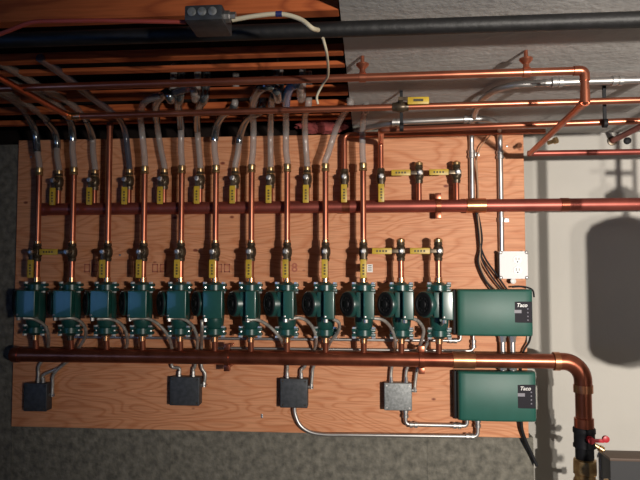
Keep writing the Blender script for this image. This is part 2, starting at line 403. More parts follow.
# ------------------------------------------------------------------ pumps
def frustum(bm, front, back):
    vs = [bm.verts.new(v) for v in front+back]
    bm.faces.new(vs[0:4]); bm.faces.new(vs[4:8][::-1])
    for k in range(4): bm.faces.new((vs[k], vs[4+k], vs[4+(k+1) % 4], vs[(k+1) % 4]))
zc = (W(368, 303.5, SV).z)          # motor centre height
def make_pump(left):
    t = thing('circulator_pump', 'x', 'pump', (0, -SV, zc), 'circulator pumps in a row')
    y = -SV; zt = zF; zb = zP0+.012
    b = B(); lathe(b, (0, y, zb+.012), (0, 0, 1), [(0, .016), (.012, .02), (.03, .034), (.05, .036), ((zt-zb)/2-.012, .038), (zt-zb-.074, .036), (zt-zb-.054, .034), (zt-zb-.036, .02), (zt-zb-.024, .016)], 20)
    obj('volute', b, 'green', t)
    for (z0, sg) in ((zt, -1), (zb, 1)):
        f = B()
        for k in range(2):
            z = z0+sg*(.009+k*.0175)
            lathe(f, (0, y, z-.008), (0, 0, 1), [(0, .021), (.002, .0235), (.014, .0235), (.016, .021)], 16)
            bx(f, (-.045, y-.014, z-.0065), (.045, y+.014, z+.0065), .005)
        lathe(f, (0, y, z0), (0, 0, sg), [(-.003, .017), (.004, .026), (.008, .033), (.028, .033), (.034, .026)], 12)
        obj('flange', f, 'green', t)
        for sx in (-1, 1):
            bo = B(); zz = z0+sg*.0175
            tube(bo, [(sx*.036, y-.004, zz-.019), (sx*.036, y-.004, zz+.019)], .0045, 8)
            lathe(bo, (sx*.036, y-.012, z0+sg*.001), (0, 0, -sg), [(-.003, .0085), (.004, .0085)], 6)
            lathe(bo, (sx*.036, y-.012, z0+sg*.034), (0, 0, sg), [(-.001, .0085), (.005, .0085)], 6)
            bb = obj('bolt', bo, 'zinc', t, True, 20)
    # motor
    ax = Vector((-.80, -.60, 0)); c0 = Vector((-.012, y-.012, zc))
    m = B(); lathe(m, c0, ax, [(0, .04), (.012, .049), (.02, .052), (.026, .049), (.056, .049), (.061, .046)], 28)
    mo = obj('motor_housing', m, 'green', t)
    e = B(); lathe(e, c0+ax*.0612, ax, [(0, .0445), (.003, .043), (.004, .034), (.001, .031), (.001, .015), (.005, .013), (.006, .004)], 24)
    for k in range(10):
        a = 2*math.pi*k/10; n = ax.orthogonal().normalized(); q = ax.cross(n)
        p = c0+ax*.0635+(n*math.cos(a)+q*math.sin(a))*.023
        lathe(e, p, ax, [(-.003, .004), (.001, .003)], 6)
    obj('end_cap', e, 'black', mo)
    # control box
    x0, x1 = (-.018, .055) if left else (.0, .039)
    yf = -SV-.105; yb = -SV-(.073 if left else .035); z0 = zc-.052; z1 = zc+.050
    c = B(); bx(c, (x0, yf, z0), (x1, yb, z1), .004, 3)
    cb = obj('control_box', c, 'greencap', t)
    s2 = B(); bx(s2, (-.026 if not left else -.03, yf+.03 if not left else yb-.002, z0+.006), ((x0+.002) if not left else .022, -SV-.02, z1-.004), .004)
    obj('box_base', s2, 'green', t)
    k = B(); lathe(k, (x0+.006, yf-.0, z0+.010), (0, -1, 0), [(-.002, .004), (.002, .004), (.003, .001)], 8); lathe(k, (x0+.008, yf+.01, z0+.001), (0, 0, -1), [(-.001, .009), (.012, .009), (.013, .007)], 8)
    obj('conduit_fitting', k, 'steel', t)
    return t
def copy_tree(o, parent=None):
    c = o.copy(); C.objects.link(c)
    if parent is not None: c.parent = parent
    for ch in list(o.children):
        copy_tree(ch, c)
    return c
protoA = make_pump(True); protoB = make_pump(False)
notes = ['with a faintly blue control box at the far left end', 'with the brightest blue sheen on its control box', 'with blue sheen and a tall pipe capped above', 'with pale blue sheen, fourth from the left', 'with plain teal box, fifth from the left', 'with plain teal box directly above the second grey junction box', 'with round dark motor end, seventh from the left', 'directly above the third grey junction box', 'ninth from the left, under the ninth riser', 'beneath the white sticker, tenth from the left', 'below the first capped valve, eleventh from the left', 'nearest the upper green controller at the right end']
for i, x in enumerate(PX):
    pr = protoA if i < 6 else protoB
    o = pr if i in (0, 6) else copy_tree(pr)
    o.location.x = x
    o['label'] = 'green circulator pump ' + notes[i]

# ------------------------------------------------------------------ upper valves
bx_u = [58.5, 94.5, 129, 164, 200, 235, 270.5, 307, 344.5, 381, 419, 456.5]
UX = [W(px, 190, SH).x for px in bx_u]
zVU = W(368, 178, SH).z
zVU2 = W(368, 175, SH).z
for i, x in enumerate(UX):
    h = i > 9
    z = zVU2 if h else zVU
    valve('ball valves on the upper header', x, SH, z, h, f'ball valve with yellow handle pointing {"left" if h else "down"}, {ordn[i]} from the left above the upper header', h)
    obj('branch_pipe', tube(B(), [(x, -SH, zU+.015), (x, -SH, z-.03)], .0105, 14), 'copper', supply)
ztu = W(368, 171, SH).z
# copper verticals over the ninth and tenth upper valves
Y9 = .062; z9 = W(400, 134.2, Y9).z
t = thing('copper_pipe', 'slim copper pipe rising from ninth upper valve and turning right along the board top', 'pipe', (UX[8], -SH, zVU))
obj('pipe', tube(B(), rounded([(UX[8], -SH, zVU+.03), (UX[8], -SH, z9), (UX[8]+.05, -SH+.0, z9), (W(545, 131, SH).x, -SH, z9)], .02), .0105, 14), 'copper', t)
cB = 1.9; zC = .47; C0 = H(381, 130.3, zC); C1 = H(700, 118.6, zC); sC = -C0.y
t = thing('copper_pipe', 'copper pipe rising from tenth upper valve to a run under the ceiling going right', 'pipe', (UX[9], -SH, zVU))
zE = min(.5, W(381, 131, SH).z)
obj('pipe', tube(B(), rounded([(UX[9], -SH, zVU+.03), (UX[9], -SH, zE), C0, C1], .02), .0105, 14), 'copper', t)

# ------------------------------------------------------------------ tubes
def spath(pts, base):
    out = []
    for q in pts:
        px, py = q[0], q[1]
        if len(q) > 2: out.append(W(px, py, q[2])); continue
        if py >= 140: out.append(W(px, py, base)); continue
        d = FPX*.553/(270-min(py, 118)); sa = DEP-d
        if py <= 118: out.append(W(px, py, max(sa, base)))
        else:
            k = (140-py)/22; out.append(W(px, py, base+(max(sa, base)-base)*k*k))
    return out
def pex(px, pts, base, x, z0, label, bend=None, up=True, mt='pex', rr=.0125):
    t = thing('water_tube', label, 'tube', (x, -base, z0), 'tubes into the ceiling')
    pl = [Vector((x, -base, z0)), Vector((x, -base, z0+.03))]+spath(pts, base)
    if up:
        e = pl[-1]; d = (pl[-1]-pl[-2]).normalized()
        if up == 2:
            q = pxof(e), pyof(e); zz_ = .556
            pl += [H(q[0]+4, q[1]+4, zz_), H(q[0]+5, 99.5, zz_)]; e = pl[-1]
            pl += [e+Vector((.004, .008, .03)), e+Vector((.004, .012, .12))]
        elif up == 3: pl += [Vector((e.x, e.y+.004, CZ-.001))]
        else: pl += [e+Vector((d.x*.02, d.y*.01, .04)), e+Vector((d.x*.02, d.y*.01, .12))]
    sp = smoothpts(pl, 6)
    obj('tube', tube(B(), sp, rr, 12), mt, t)
    obj('crimp_fitting', lathe(B(), (x, -base, z0-.012), (0, 0, 1), [(0, .0125), (.002, .0155), (.01, .0155), (.012, .014), (.022, .0155), (.03, .0155), (.032, .0128)], 14), 'brass', t)
    if bend:
        a, b_ = bend
        seg = [p for p in sp if a <= pyof(p) <= b_]
        if len(seg) > 2: obj('bend_support_shade', tube(B(), seg, rr+.0022, 12), 'bend', t)  # also darkens pale tube tops, in place of shade in the bays
    return t
def pyof(p):
    v = p-CAM; return 240-FPX*v.dot(upv)/v.dot(fwd)
def pxof(p):
    v = p-CAM; return 320+FPX*v.dot(rgt)/v.dot(fwd)
pex(38, [(37.5, 152), (35, 132), (30, 119), (20, 106), (5, 95), (-20, 84)], SV, PX[0], ztop, 'translucent tube above the first riser from the left, curving off at left', (112, 152), False)
pex(73, [(72.5, 150), (72.5, 132), (69, 118), (58, 105), (45, 97), (25, 88), (-5, 76)], SV, PX[1], ztop, 'translucent tube on the second riser, sweeping left beneath the joists', (118, 142), False)
pex(146, [(144, 150), (141.5, 128), (140.5, 112), (146, 101), (160, 96), (176, 92), (190, 88)], SV, PX[3], ztop, 'translucent tube on the fourth riser, bending right below the joists', None, 2)
pex(181, [(181, 150), (181, 130), (180, 116), (178, 105), (180, 98)], SV, PX[4], ztop, 'translucent tube on the fifth riser with dark bend', (50, 128))
pex(214, [(214.5, 150), (215, 136), (218, 123), (224, 114), (233, 108)], SV, PX[5], ztop, 'translucent tube on the sixth riser with shiny bend to the right', (104, 142))
pex(252, [(253, 150), (253.5, 130), (253, 112), (254, 99), (259, 90), (266, 86), (273, 88)], SV, PX[6], ztop, 'translucent tube on the seventh riser with bright hooked top', (80, 104), 2)
pex(287, [(286, 150), (286, 130), (286, 112), (286.5, 98), (290, 88), (296, 84)], SV, PX[7], ztop, 'translucent tube on the eighth riser with blue bent top', None, 2)
t8 = C.objects[-1].parent
seg = [p for p in smoothpts(spath([(286, 130), (286, 112), (286.5, 98), (290, 88), (296, 84)], SV), 6) if pyof(p) < 106]
tag(obj('tube_sleeve', tube(B(), seg, .0145, 12), 'pexblue', t8), 'blue sleeve')
pex(326, [(328, 154), (333, 138), (338, 124), (344, 113), (350, 105)], SV, PX[8], ztop, 'milky tube on the ninth riser, leaning to the right', None, 3)
pex(362, [(362.5, 152), (362.5, 132), (363.5, 118), (366, 110)], SV, PX[9], ztop, 'milky tube on the tenth riser below the ceiling hanger', None, 3)
sup = [
 ([(57, 155), (57, 142), (54, 130), (46, 120), (35, 110), (18, 99), (-15, 84)], (120, 150), 'translucent tube over the first upper valve, sweeping off left', False),
 ([(93, 152), (92.5, 138), (88, 124), (80, 112), (66, 100), (45, 90), (20, 74), (-5, 60)], (118, 140), 'translucent tube over the second upper valve, sweeping far left', False),
 ([(127.5, 150), (125, 132), (119, 118), (105, 107), (85, 92), (60, 72), (40, 58)], None, 'dark bluish tube over the third upper valve, longest diagonal to upper left', False),
 ([(161, 150), (158, 132), (156, 114), (157, 102), (166, 93)], (90, 122), 'translucent tube over the fourth upper valve, dark at its bend', 2),
 ([(199, 150), (197.5, 132), (197, 115), (200, 105), (204, 99)], (50, 130), 'dark glossy tube over the fifth upper valve', True),
 ([(238, 152), (240, 136), (244, 124), (250, 116), (260, 111)], (104, 145), 'translucent tube over the sixth upper valve with silver arc', True),
 ([(270.5, 150), (270.5, 130), (271, 112), (272, 101), (274, 95)], (50, 100), 'translucent tube over the seventh upper valve, between the hooked and blue tops', True),
 ([(306, 150), (305, 130), (305, 116), (308, 107)], None, 'milky tube over the eighth upper valve beside pink insulation', True)]
for i, (pts, bd, lab, up) in enumerate(sup): pex(0, pts, SH, UX[i], ztu, lab, bd, up, 'darktube' if i == 2 else 'pex')
ins = thing('insulation_wad', 'crumpled pink insulation tucked above the board top', 'insulation', W(320, 128, .1))
b = B(); bmesh.ops.create_icosphere(b, subdivisions=4, radius=1)
from mathutils import noise
c0 = W(327, 123, -.05)
for v in b.verts:
    k = 1+.45*noise.noise(v.co*2.3)+.3*noise.noise(v.co*6); v.co = Vector((c0.x+v.co.x*.11*k, .045+v.co.y*.035*k, c0.z+v.co.z*.045*k))
obj('wad', b, 'insul', ins)

# ------------------------------------------------------------------ ceiling pipes
dA = 1.6; yA = -(DEP-dA); zA = (270-78)/590*dA
A0 = H(-40, 89.8, zA); A1 = H(584.5, 70.5, zA); dA = DEP+A1.y; xA1 = A1.x; yA = A1.y
t = thing('copper_pipe', 'long copper pipe under the ceiling, topmost run, ending in an elbow at right', 'pipe', (0, yA, zA))
dz = 31/590*dA
obj('pipe', tube(B(), rounded([A0, A1, (xA1, yA, zA-dz)], .016), .0108, 14), 'copper', t)
eb = B(); tube(eb, rounded([(xA1-.028, yA, zA), (xA1, yA, zA), (xA1, yA, zA-.028)], .018), .013, 14); obj('elbow', eb, 'copper', t)
pE = W(530, 153.5, .2)
zlow = zA-dz
obj('diagonal_pipe', tube(B(), rounded([(xA1, yA, zlow+.01), (xA1, yA, zlow), (pE.x, -.2, pE.z)], .0), .0098, 14), 'copper', t)
e2 = B(); tube(e2, [(xA1, yA, zlow+.03), (xA1, yA, zlow-.004)], .0125, 14); tube(e2, [(xA1, yA, zlow), Vector((xA1, yA, zlow)).lerp(Vector((pE.x, -.2, pE.z)), .06)], .0122, 14); obj('elbow', e2, 'copper', t)
t2 = thing('copper_pipe', 'thin copper pipe on the pale wall running right from the board corner', 'pipe', (pE.x, -.2, pE.z))
obj('pipe', tube(B(), [(pE.x-.008, -.2, pE.z), (2.0, -.2, pE.z)], .0105, 14), 'copper_old', t2)
# drain elbow near its corner
tp = B(); q = W(548, 143, .28); lathe(tp, q, (.5, -.5, .1), [(0, .007), (.02, .007), (.022, .011), (.034, .011)], 10); obj('drain_tap', tp, 'brass', t)
# pipe hangers (bell shaped) on the top run
for px, py in ((362, 71), (527, 65)):
    k_ = (px+40)/624.5; x = A0.lerp(A1, .0).x; u_ = min((u/400 for u in range(401)), key=lambda u: abs(pxof(A0.lerp(A1, u))-px)); x = A0.lerp(A1, u_).x; yA = A0.lerp(A1, u_).y
    hg = B(); zc_ = zA+.013
    lathe(hg, (x, yA, zA), (0, 0, 1), [(.010, .010), (.016, .008), (.022, .008), (.033, .0175), (.037, .0175), (.039, .006), (CZ-zA-.001, .005)], 14)
    lathe(hg, (x-.009, yA, zA), (1, 0, 0), [(0, .0105), (0, .0135), (.018, .0135), (.018, .0105)], 14)
    o = obj('pipe_hanger', hg, 'copper'); tag(o, 'bell shaped copper hanger on the top pipe, ' + ('beside the joists' if px < 400 else 'near the right elbow'), 'hanger', 'bell shaped hangers')
# second run B
dB = 1.86; yB = -(DEP-dB); zB = (270-108.3)/590*dB
B0 = H(69.5, 116.5, zB); B1 = H(700, 98.3, zB); xB0 = B0.x; yB0 = B0.y
t = thing('copper_pipe', 'copper pipe just under the topmost run, turning toward the viewer at its left end', 'pipe', (0, yB, zB))
obj('pipe', tube(B(), rounded([(xB0, yB0-.62, zB+.012), B0, B1], .02), .0100, 14), 'copper', t)
obj('elbow', tube(B(), rounded([(xB0, yB0-.03, zB), B0, B0.lerp(B1, .02)], .02), .0125, 14), 'joint', t)
u_ = min((u/400 for u in range(401)), key=lambda u: abs(pxof(B0.lerp(B1, u))-400)); xv, yB, _z = B0.lerp(B1, u_)
v = thing('ball_valve', 'ball valve with yellow handle in the pipe run under the grey ceiling', 'valve', (xv, yB, zB))
obj('valve_body', lathe(B(), (xv-.035, yB, zB), (1, 0, 0), [(.01, .0135), (.022, .0145), (.026, .0165), (.046, .0165), (.05, .0145), (.06, .0135)], 12), 'darkbrass', v)
sb = B(); lathe(sb, (xv, yB-.01, zB+.008), (0, -.6, .8), [(0, .008), (.016, .008)], 8); bx(sb, (xv-.008, yB-.034, zB+.012), (xv+.03, yB-.028, zB+.022)); obj('lever_arm', sb, 'darkbrass', v)
hb = bx(B(), (xv+.02, yB-.036, zB-.002), (xv+.086, yB-.026, zB+.021), .004); hh = obj('handle', hb, 'yellow', v)
obj('printed_mark', bx(B(), (xv+.038, yB-.0368, zB+.006), (xv+.068, yB-.0362, zB+.014)), 'print', hh, False)
# hanger strap under valve
def strap(px, y0, d, label, ylow):
    x = (px-368)/590*d; b = B(); z1 = CZ-.0005; z0 = -(ylow-270)/590*d
    bx(b, (x-.005, -(DEP-d)-.003, z0), (x+.005, -(DEP-d)+.003, z1))
    lathe(b, (x-.006, -(DEP-d), z0), (1, 0, 0), [(0, .0105), (0, .014), (.012, .014), (.012, .0105)], 12)
    o = obj('hanger_strap', b, 'black'); tag(o, label, 'hanger', 'black hanger straps'); return o
strap(402, 0, cB, 'black strap hanger beside the yellow valve under the ceiling', 127)
strap(599, 0, cB, 'black strap hanger right of the copper elbow', 127)
# pipe stub into wall at right
t = thing('copper_pipe', 'short copper pipe leaving the pale wall toward the viewer at far right', 'pipe', W(612, 141, -RE+.01))
a = W(612, 141, -RE+.001); q = Vector((a.x+.06, -.62, a.z+.005))
obj('pipe', tube(B(), [a, Vector((a.x, -.75, a.z-.01))], .012, 14), 'copper_old', t)
obj('wall_collar', lathe(B(), a, (0, -1, 0), [(0, .02), (.006, .02), (.008, .012)], 16), 'darkbrass', t)
a = W(627, 141, -RE)
o = obj('wall_plug', lathe(B(), (a.x, RE-.0005, a.z), (0, -1, 0), [(0, .015), (.01, .014), (.014, .008)], 16), 'black'); tag(o, 'dark round plug in the pale wall right of the stub pipe', 'plug')
# black iron pipe
zK = .49; rK = .0178
pK0 = H(0, 40, zK); pK1 = H(640, 21, zK)
zK = .545; K0 = H(-60, 42.5, zK); K1 = H(760, 15.5, zK)
o = obj('iron_pipe', tube(B(), dens([K0.lerp(K1, -.3), K0.lerp(K1, 1.3)], .1), rK, 18), 'blackpipe'); tag(o, 'thick black iron pipe running across the whole ceiling', 'pipe')

# ------------------------------------------------------------------ conduits
def run(name, label, cat, pts, r, m, rad=.04, fit=None, group=None, seg=12, smooth=False):
    t = thing(name, label, cat, pts[0], group)
    p = smoothpts(pts, 6) if smooth else rounded(pts, rad)
    obj('conduit' if cat == 'conduit' else 'cable', tube(B(), p, r, seg), m, t)
    for c, a in (fit or []):
        obj('coupling', lathe(B(), c, a, [(-.016, r*.9), (-.015, r+.0045), (-.004, r+.0045), (-.003, r+.002), (.003, r+.002), (.004, r+.0045), (.015, r+.0045), (.016, r*.9)], 12), 'steel', t)
    return t
def Wl(px, py, s): return W(px, py, s)
xc1 = W(472, 165, .038).x; xc2 = W(501, 190, .038).x
zt_ = W(472, 138, .04).z
dT = lambda py, Z: FPX*Z/(270-py)
# left vertical conduit, sweeping to the ceiling at right
run('steel_conduit', 'vertical steel conduit over the black cables, sweeping up to right along ceiling', 'conduit',
    [(xc1, -.0315, W(472, 199, .038).z), (xc1, -.0315, .545), H(475, 112, .552), H(483, 98, .556), H(497, 89, .556), H(515, 84.5, .556), H(580, 81.5, .556), H(660, 79.5, .556)], .0105, 'steel', .05,
    [((xc1, -.0315, W(472, 154, .038).z), (0, 0, 1)), (H(557, 82.2, .556), (1, 0, 0)), (H(617, 80.7, .556), (1, 0, 0))])
run('steel_conduit', 'vertical steel conduit dropping to the outlet box and bending left below ceiling', 'conduit',
    [(xc2, -.0315, W(502, 251, .03).z), (xc2, -.0315, .53), H(499, 126, .54), H(494, 121, .545), H(484, 118.5, .545), H(400, 122, .545), H(376, 126, .545), H(356, 131, .545)], .0105, 'steel', .05,
    [(H(468, 119.2, .545), (1, 0, 0)), (H(396, 122.3, .545), (1, 0, 0)), ((xc2, -.0315, W(502, 155, .03).z), (0, 0, 1))])
for px, py, sg, lab in ((511, 220, 1, 'small steel strap holding the outlet conduit to the board under the upper header'), (481, 154, 1, 'small steel strap on the left vertical conduit near the board top')):
    p = W(px, py, .024); b = B(); xc = xc2 if px > 500 else xc1
    bx(b, (xc+.006, -.0245, p.z-.008), (xc+.032, -.0205, p.z+.008), .001)
    lathe(b, (xc, -.0315, p.z-.008), (0, 0, 1), [(0, .011), (0, .0135), (.016, .0135), (.016, .011)], 14)
    lathe(b, (xc+.022, -.0245, p.z), (0, -1, 0), [(0, .005), (.003, .004)], 8)
    o = obj('conduit_strap', b, 'steel'); tag(o, lab, 'strap')
# outlet box
pc = W(513.5, 265, .06); hw = .052
t = thing('outlet_box', 'square metal outlet box with pale cover plate above upper green controller', 'outlet', (pc.x, -.02, pc.z))
obj('box_body', bx(B(), (pc.x-hw-.003, -.058, pc.z-hw), (pc.x+hw-.002, -.0205, pc.z+hw), .004), 'box', t)
b = B(); ch = .012
pts = [(-hw+ch, -hw), (hw-ch, -hw), (hw-ch*.6, -hw+ch*.6), (hw, -hw+ch), (hw, hw-ch), (hw-ch*.6, hw-ch*.6), (hw-ch, hw), (-hw+ch, hw), (-hw+ch*.6, hw-ch*.6), (-hw, hw-ch), (-hw, -hw+ch), (-hw+ch*.6, -hw+ch*.6)]
v0 = [b.verts.new((pc.x+u, -.0635, pc.z+v)) for u, v in pts]; v1 = [b.verts.new((pc.x+u, -.0582, pc.z+v)) for u, v in pts]
b.faces.new(v0); b.faces.new(v1[::-1])
for k in range(12): b.faces.new((v0[k], v0[(k+1) % 12], v1[(k+1) % 12], v1[k]))
obj('cover_plate', b, 'galv', t, False)
for sx in (-1, 1):
    for sz in (-1, 1): obj('corner_screw', lathe(B(), (pc.x+sx*(hw-.004), -.058, pc.z+sz*(hw-.004)), (0, -1, 0), [(0, .007), (.006, .007), (.008, .003)], 10), 'steel', t)
for sz in (1, -1):
    rc = B(); lathe(rc, (pc.x+.014, -.0634, pc.z+sz*.02), (0, -1, 0), [(0, .0165), (.0015, .0155)], 20); rcp = obj('receptacle', rc, 'white', t)
    sl = B()
    for dx, h in ((-.0055, .006), (.0055, .005)): bx(sl, (pc.x+.014+dx-.0012, -.0653, pc.z+sz*.02-h+.003), (pc.x+.014+dx+.0012, -.0648, pc.z+sz*.02+h+.003))
    lathe(sl, (pc.x+.014, -.0648, pc.z+sz*.02-.008), (0, -1, 0), [(0, .003), (.0005, .003)], 8)
    obj('slot', sl, 'black', rcp, False)
o = obj('lock_nut', lathe(B(), W(513, 281, .05), (.1, -1, 0), [(0, .011), (.004, .011), (.006, .006)], 12), 'white', t)

# controllers
def controller(x0p, x1p, y0p, y1p, label):
    s = .085
    a = W(x0p, y1p, s); c = W(x1p, y0p, s); xa, xb, za, zb = a.x, c.x, a.z, c.z
    t = thing('pump_controller', label, 'controller', ((xa+xb)/2, -.02, za), 'green pump controllers')
    obj('base_box', bx(B(), (xa-.012, -.06, za+.004), (xb+.002, -.0205, zb-.002), .004), 'black', t)
    # slightly bowed cover
    b = B(); n = 14; top = []; bot = []
    prof = [(xa, -.056), (xa+.001, -.075), (xa+.006, -.083)]
    for k in range(n+1):
        u = k/n; x = xa+.012+(xb-xa-.024)*u; prof.append((x, -.086-.007*math.sin(math.pi*u)))
    prof += [(xb-.006, -.083), (xb-.001, -.075), (xb, -.056)]
    rows = []
    for z, dy, dx in ((za, .012, 0), (za+.003, .003, 0), (za+.009, 0, 0), (zb-.009, 0, 0), (zb-.003, .003, 0), (zb, .012, 0)):
        rows.append([b.verts.new((x, min(y+dy, -.056) if y < -.0561 else y, z)) for x, y in prof])
    for r0, r1 in zip(rows, rows[1:]):
        for k in range(len(prof)-1): b.faces.new((r0[k], r0[k+1], r1[k+1], r1[k]))
    b.faces.new(rows[0]); b.faces.new(rows[-1][::-1]); b.faces.new([r[0] for r in rows]+[r[-1] for r in rows[::-1]])
    obj('cover', b, 'greenbox', t, True, 50)
    w_ = xb-xa; lx0 = xb-.079; lx1 = xb-.006
    lz1 = zb-.045; lz0 = za+.052 if (zb-za) > .17 else za+.05
    ly = -.0895
    lb = obj('label_panel', bx(B(), (lx0, ly-.001, lz0), (lx1, ly+.006, lz1), .001, 1), 'label', t)
    text('logo', 'Taco', ((lx0+lx1)/2-.001, ly-.0014, lz1-.014), .0195, 'white', lb, .0004, .25)
    g = B(); bx(g, (lx0+.008, ly-.0015, lz1-.043), (lx0+.034, ly-.001, lz1-.031)); obj('small_print', g, 'labelgrey', lb, False)
    g = B()
    for k in range(4): lathe(g, (lx1-.016, ly-.001, lz1-.027-k*.014), (0, -1, 0), [(0, .003), (.001, .003), (.002, .001)], 8)
    obj('indicator_light', g, 'labelgrey', lb)
    return xa, xb, za, zb
c1 = controller(457.5, 533, 289.5, 336, 'upper green pump controller with dark label, right below the outlet box')
c2 = controller(458.5, 536.5, 372.5, 421, 'lower green pump controller with dark label, beneath the big copper header')
# conduit nipples between controllers
for px, w_ in ((503, 'left'), (513, 'right')):
    x = W(px, 355, .05).x
    t = thing('conduit_nipple', f'short steel conduit joining the two green controllers, {w_} one of the pair', 'conduit', (x, -.045, c1[2]), 'conduit nipples between controllers')
    obj('conduit', tube(B(), [(x, -.045, c1[2]+.002), (x, -.045, c2[3]-.001)], .0105, 12), 'steel', t)
    b = B(); lathe(b, (x, -.045, c1[2]-.001), (0, 0, -1), [(0, .016), (.008, .016), (.009, .0135), (.024, .0135)], 8); lathe(b, (x, -.045, c2[3]+.002), (0, 0, 1), [(0, .016), (.008, .016), (.009, .0135), (.024, .0135)], 8); obj('lock_nut', b, 'steel', t)
# horizontal conduits behind the pump tails
zc_a = W(368, 340, .04).z; zc_b = W(368, 350, .04).z
xq = W(461, 340, .045).x
run('steel_conduit', 'thin horizontal conduit right behind the pump tails, upper of two', 'conduit', [(W(75, 340, .035).x, -.035, zc_a), (xq, -.035, zc_a), (xq, -.035, c1[2]+.004)], .0062, 'steel', .025, [((W(453, 340, .04).x, -.035, zc_a), (1, 0, 0))])
xq2 = W(474, 345, .045).x
run('steel_conduit', 'thin horizontal conduit just above the lower header, lower of two', 'conduit', [(W(214, 350, .035).x, -.035, zc_b), (xq2, -.035, zc_b), (xq2, -.035, c1[2]+.004)], .0062, 'steel', .02, [((xq2, -.035, W(474, 344, .04).z), (0, 0, 1))])

# junction boxes
jb = [(36, 397, 12, 14), (185, 391, 15, 14), (294, 393, 13.5, 14), (398, 396.5, 13.2, 13)]
jlab = ['dark junction box low in the shadowed left corner of the board', 'dark square junction box below the fifth green pump', 'dark square junction box with conduit curving out of its bottom', 'grey square junction box nearest the lower green controller']
JB = []
for i, ((px, py, hwp, hhp), lab) in enumerate(zip(jb, jlab)):
    p = W(px, py, .06); hx = hwp*.0039; hh = hhp*.0039
    t = thing('junction_box', lab, 'junction box', (p.x, -.02, p.z), 'junction boxes along the board bottom')
    m = 'boxlit' if i == 3 else 'box'  # last box takes the lit tone, the others the dark one
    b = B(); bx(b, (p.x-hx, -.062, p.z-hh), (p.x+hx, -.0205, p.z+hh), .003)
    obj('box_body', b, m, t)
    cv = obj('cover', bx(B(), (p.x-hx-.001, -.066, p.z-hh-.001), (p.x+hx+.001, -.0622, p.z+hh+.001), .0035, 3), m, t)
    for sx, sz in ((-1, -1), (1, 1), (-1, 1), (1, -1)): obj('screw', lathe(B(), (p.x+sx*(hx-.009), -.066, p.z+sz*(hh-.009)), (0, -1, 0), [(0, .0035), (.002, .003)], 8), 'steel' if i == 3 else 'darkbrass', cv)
    JB.append((p, hx, hh))
# flexible conduits pump -> box
def yb_(p, hh): return p.z+hh
flexes = [
 (0, [(23, 318), (34, 319), (44, 325), (48.5, 336), (47, 352, .05), (39, 366, .045)], (38, 0)),
 (1, [(59, 319), (72, 318), (82, 323), (86, 333), (80, 346), (66, 362, .05), (54, 374, .045)], (50, 1)),
 (2, [(97, 319), (110, 319), (121, 324), (127, 336), (124, 350, .06), (100, 357, .035), (72, 360, .035), (59, 368, .04)], (43, 0)),
 (3, [(130, 319), (145, 318), (158, 324), (168, 336), (172, 350, .06), (172, 366, .045)], (179, 0)),
 (4, [(167, 319), (180, 318), (191, 324), (197, 336), (197, 350, .06), (195, 366, .045)], (193, 0)),
 (5, [(202, 320), (202, 330), (201.5, 345, .06), (201.5, 366, .045)], (200.5, 2)),
 (6, [(247, 320), (258, 320), (270, 327), (280, 338), (286, 350, .06), (287.5, 366, .045)], (287, 0)),
 (7, [(289, 319), (301, 318), (311, 325), (316, 338), (314, 350, .06), (305, 366, .045)], (301, 0)),
 (8, [(333, 319), (339, 323), (338, 332), (331, 341), (326, 350, .06), (314, 366, .045)], (310, 2)),
 (9, [(371, 318), (383, 320), (391, 328), (395, 340), (395, 352, .06), (392, 366, .045)], (391, 0)),
 (10, [(409, 318), (418, 321), (423.5, 330), (421, 342), (416, 353, .06), (408, 366, .045)], (406, 0)),
 (11, [(444, 321), (438, 329, .09), (431, 337, .07), (425, 348, .055), (418, 366, .045)], (414.5, 2))]
for i, pts, (ex, mode) in flexes:
    P = []
    for k, q in enumerate(pts):
        s = q[2] if len(q) > 2 else (.23-.02*k if k < 2 else .17-.035*(k-2))
        P.append(W(q[0], q[1], max(s, .035)))
    j = i//3; p, hx, hh = JB[j]
    if mode == 0:
        x = W(ex, 380, .045).x; end = [Vector((x, -.042, p.z+hh+.03)), Vector((x, -.042, p.z+hh))]; ax = (0, 0, 1)
    elif mode == 1:
        x = p.x+hx+.012; end = [Vector((x, -.042, p.z+hh-.01)), Vector((x, -.042, p.z+.005))]; ax = (0, 0, 1)
    else:
        x = p.x+hx+.013; end = [Vector((x+.004, -.042, p.z+hh+.01)), Vector((x, -.042, p.z+.02))]; ax = (0, 0, 1)
    P += end
    t = thing('flexible_conduit', f'curved metal flexible conduit leaving the control box of the {ordn[i]} green pump from the left', 'conduit', P[0], 'flexible conduits below the pumps')
    sp = smoothpts(P, 10); rs = [.0060+.0007*(k % 2) for k in range(len(sp))]
    obj('conduit', tube(B(), sp, rs, 10), 'flex', t)
    e = end[-1]
    if mode == 0: obj('connector', lathe(B(), e, (0, 0, 1), [(0, .009), (.006, .009), (.007, .0075), (.02, .0075), (.021, .0055)], 8), 'steel', t)
    else:
        b = B(); lathe(b, e+Vector((0, 0, .014)), (0, 0, -1), [(0, .007), (.02, .0075)], 8); lathe(b, e, (-1, 0, 0), [(-.008, .007), (.0125, .007)], 8); obj('connector', b, 'steel', t)
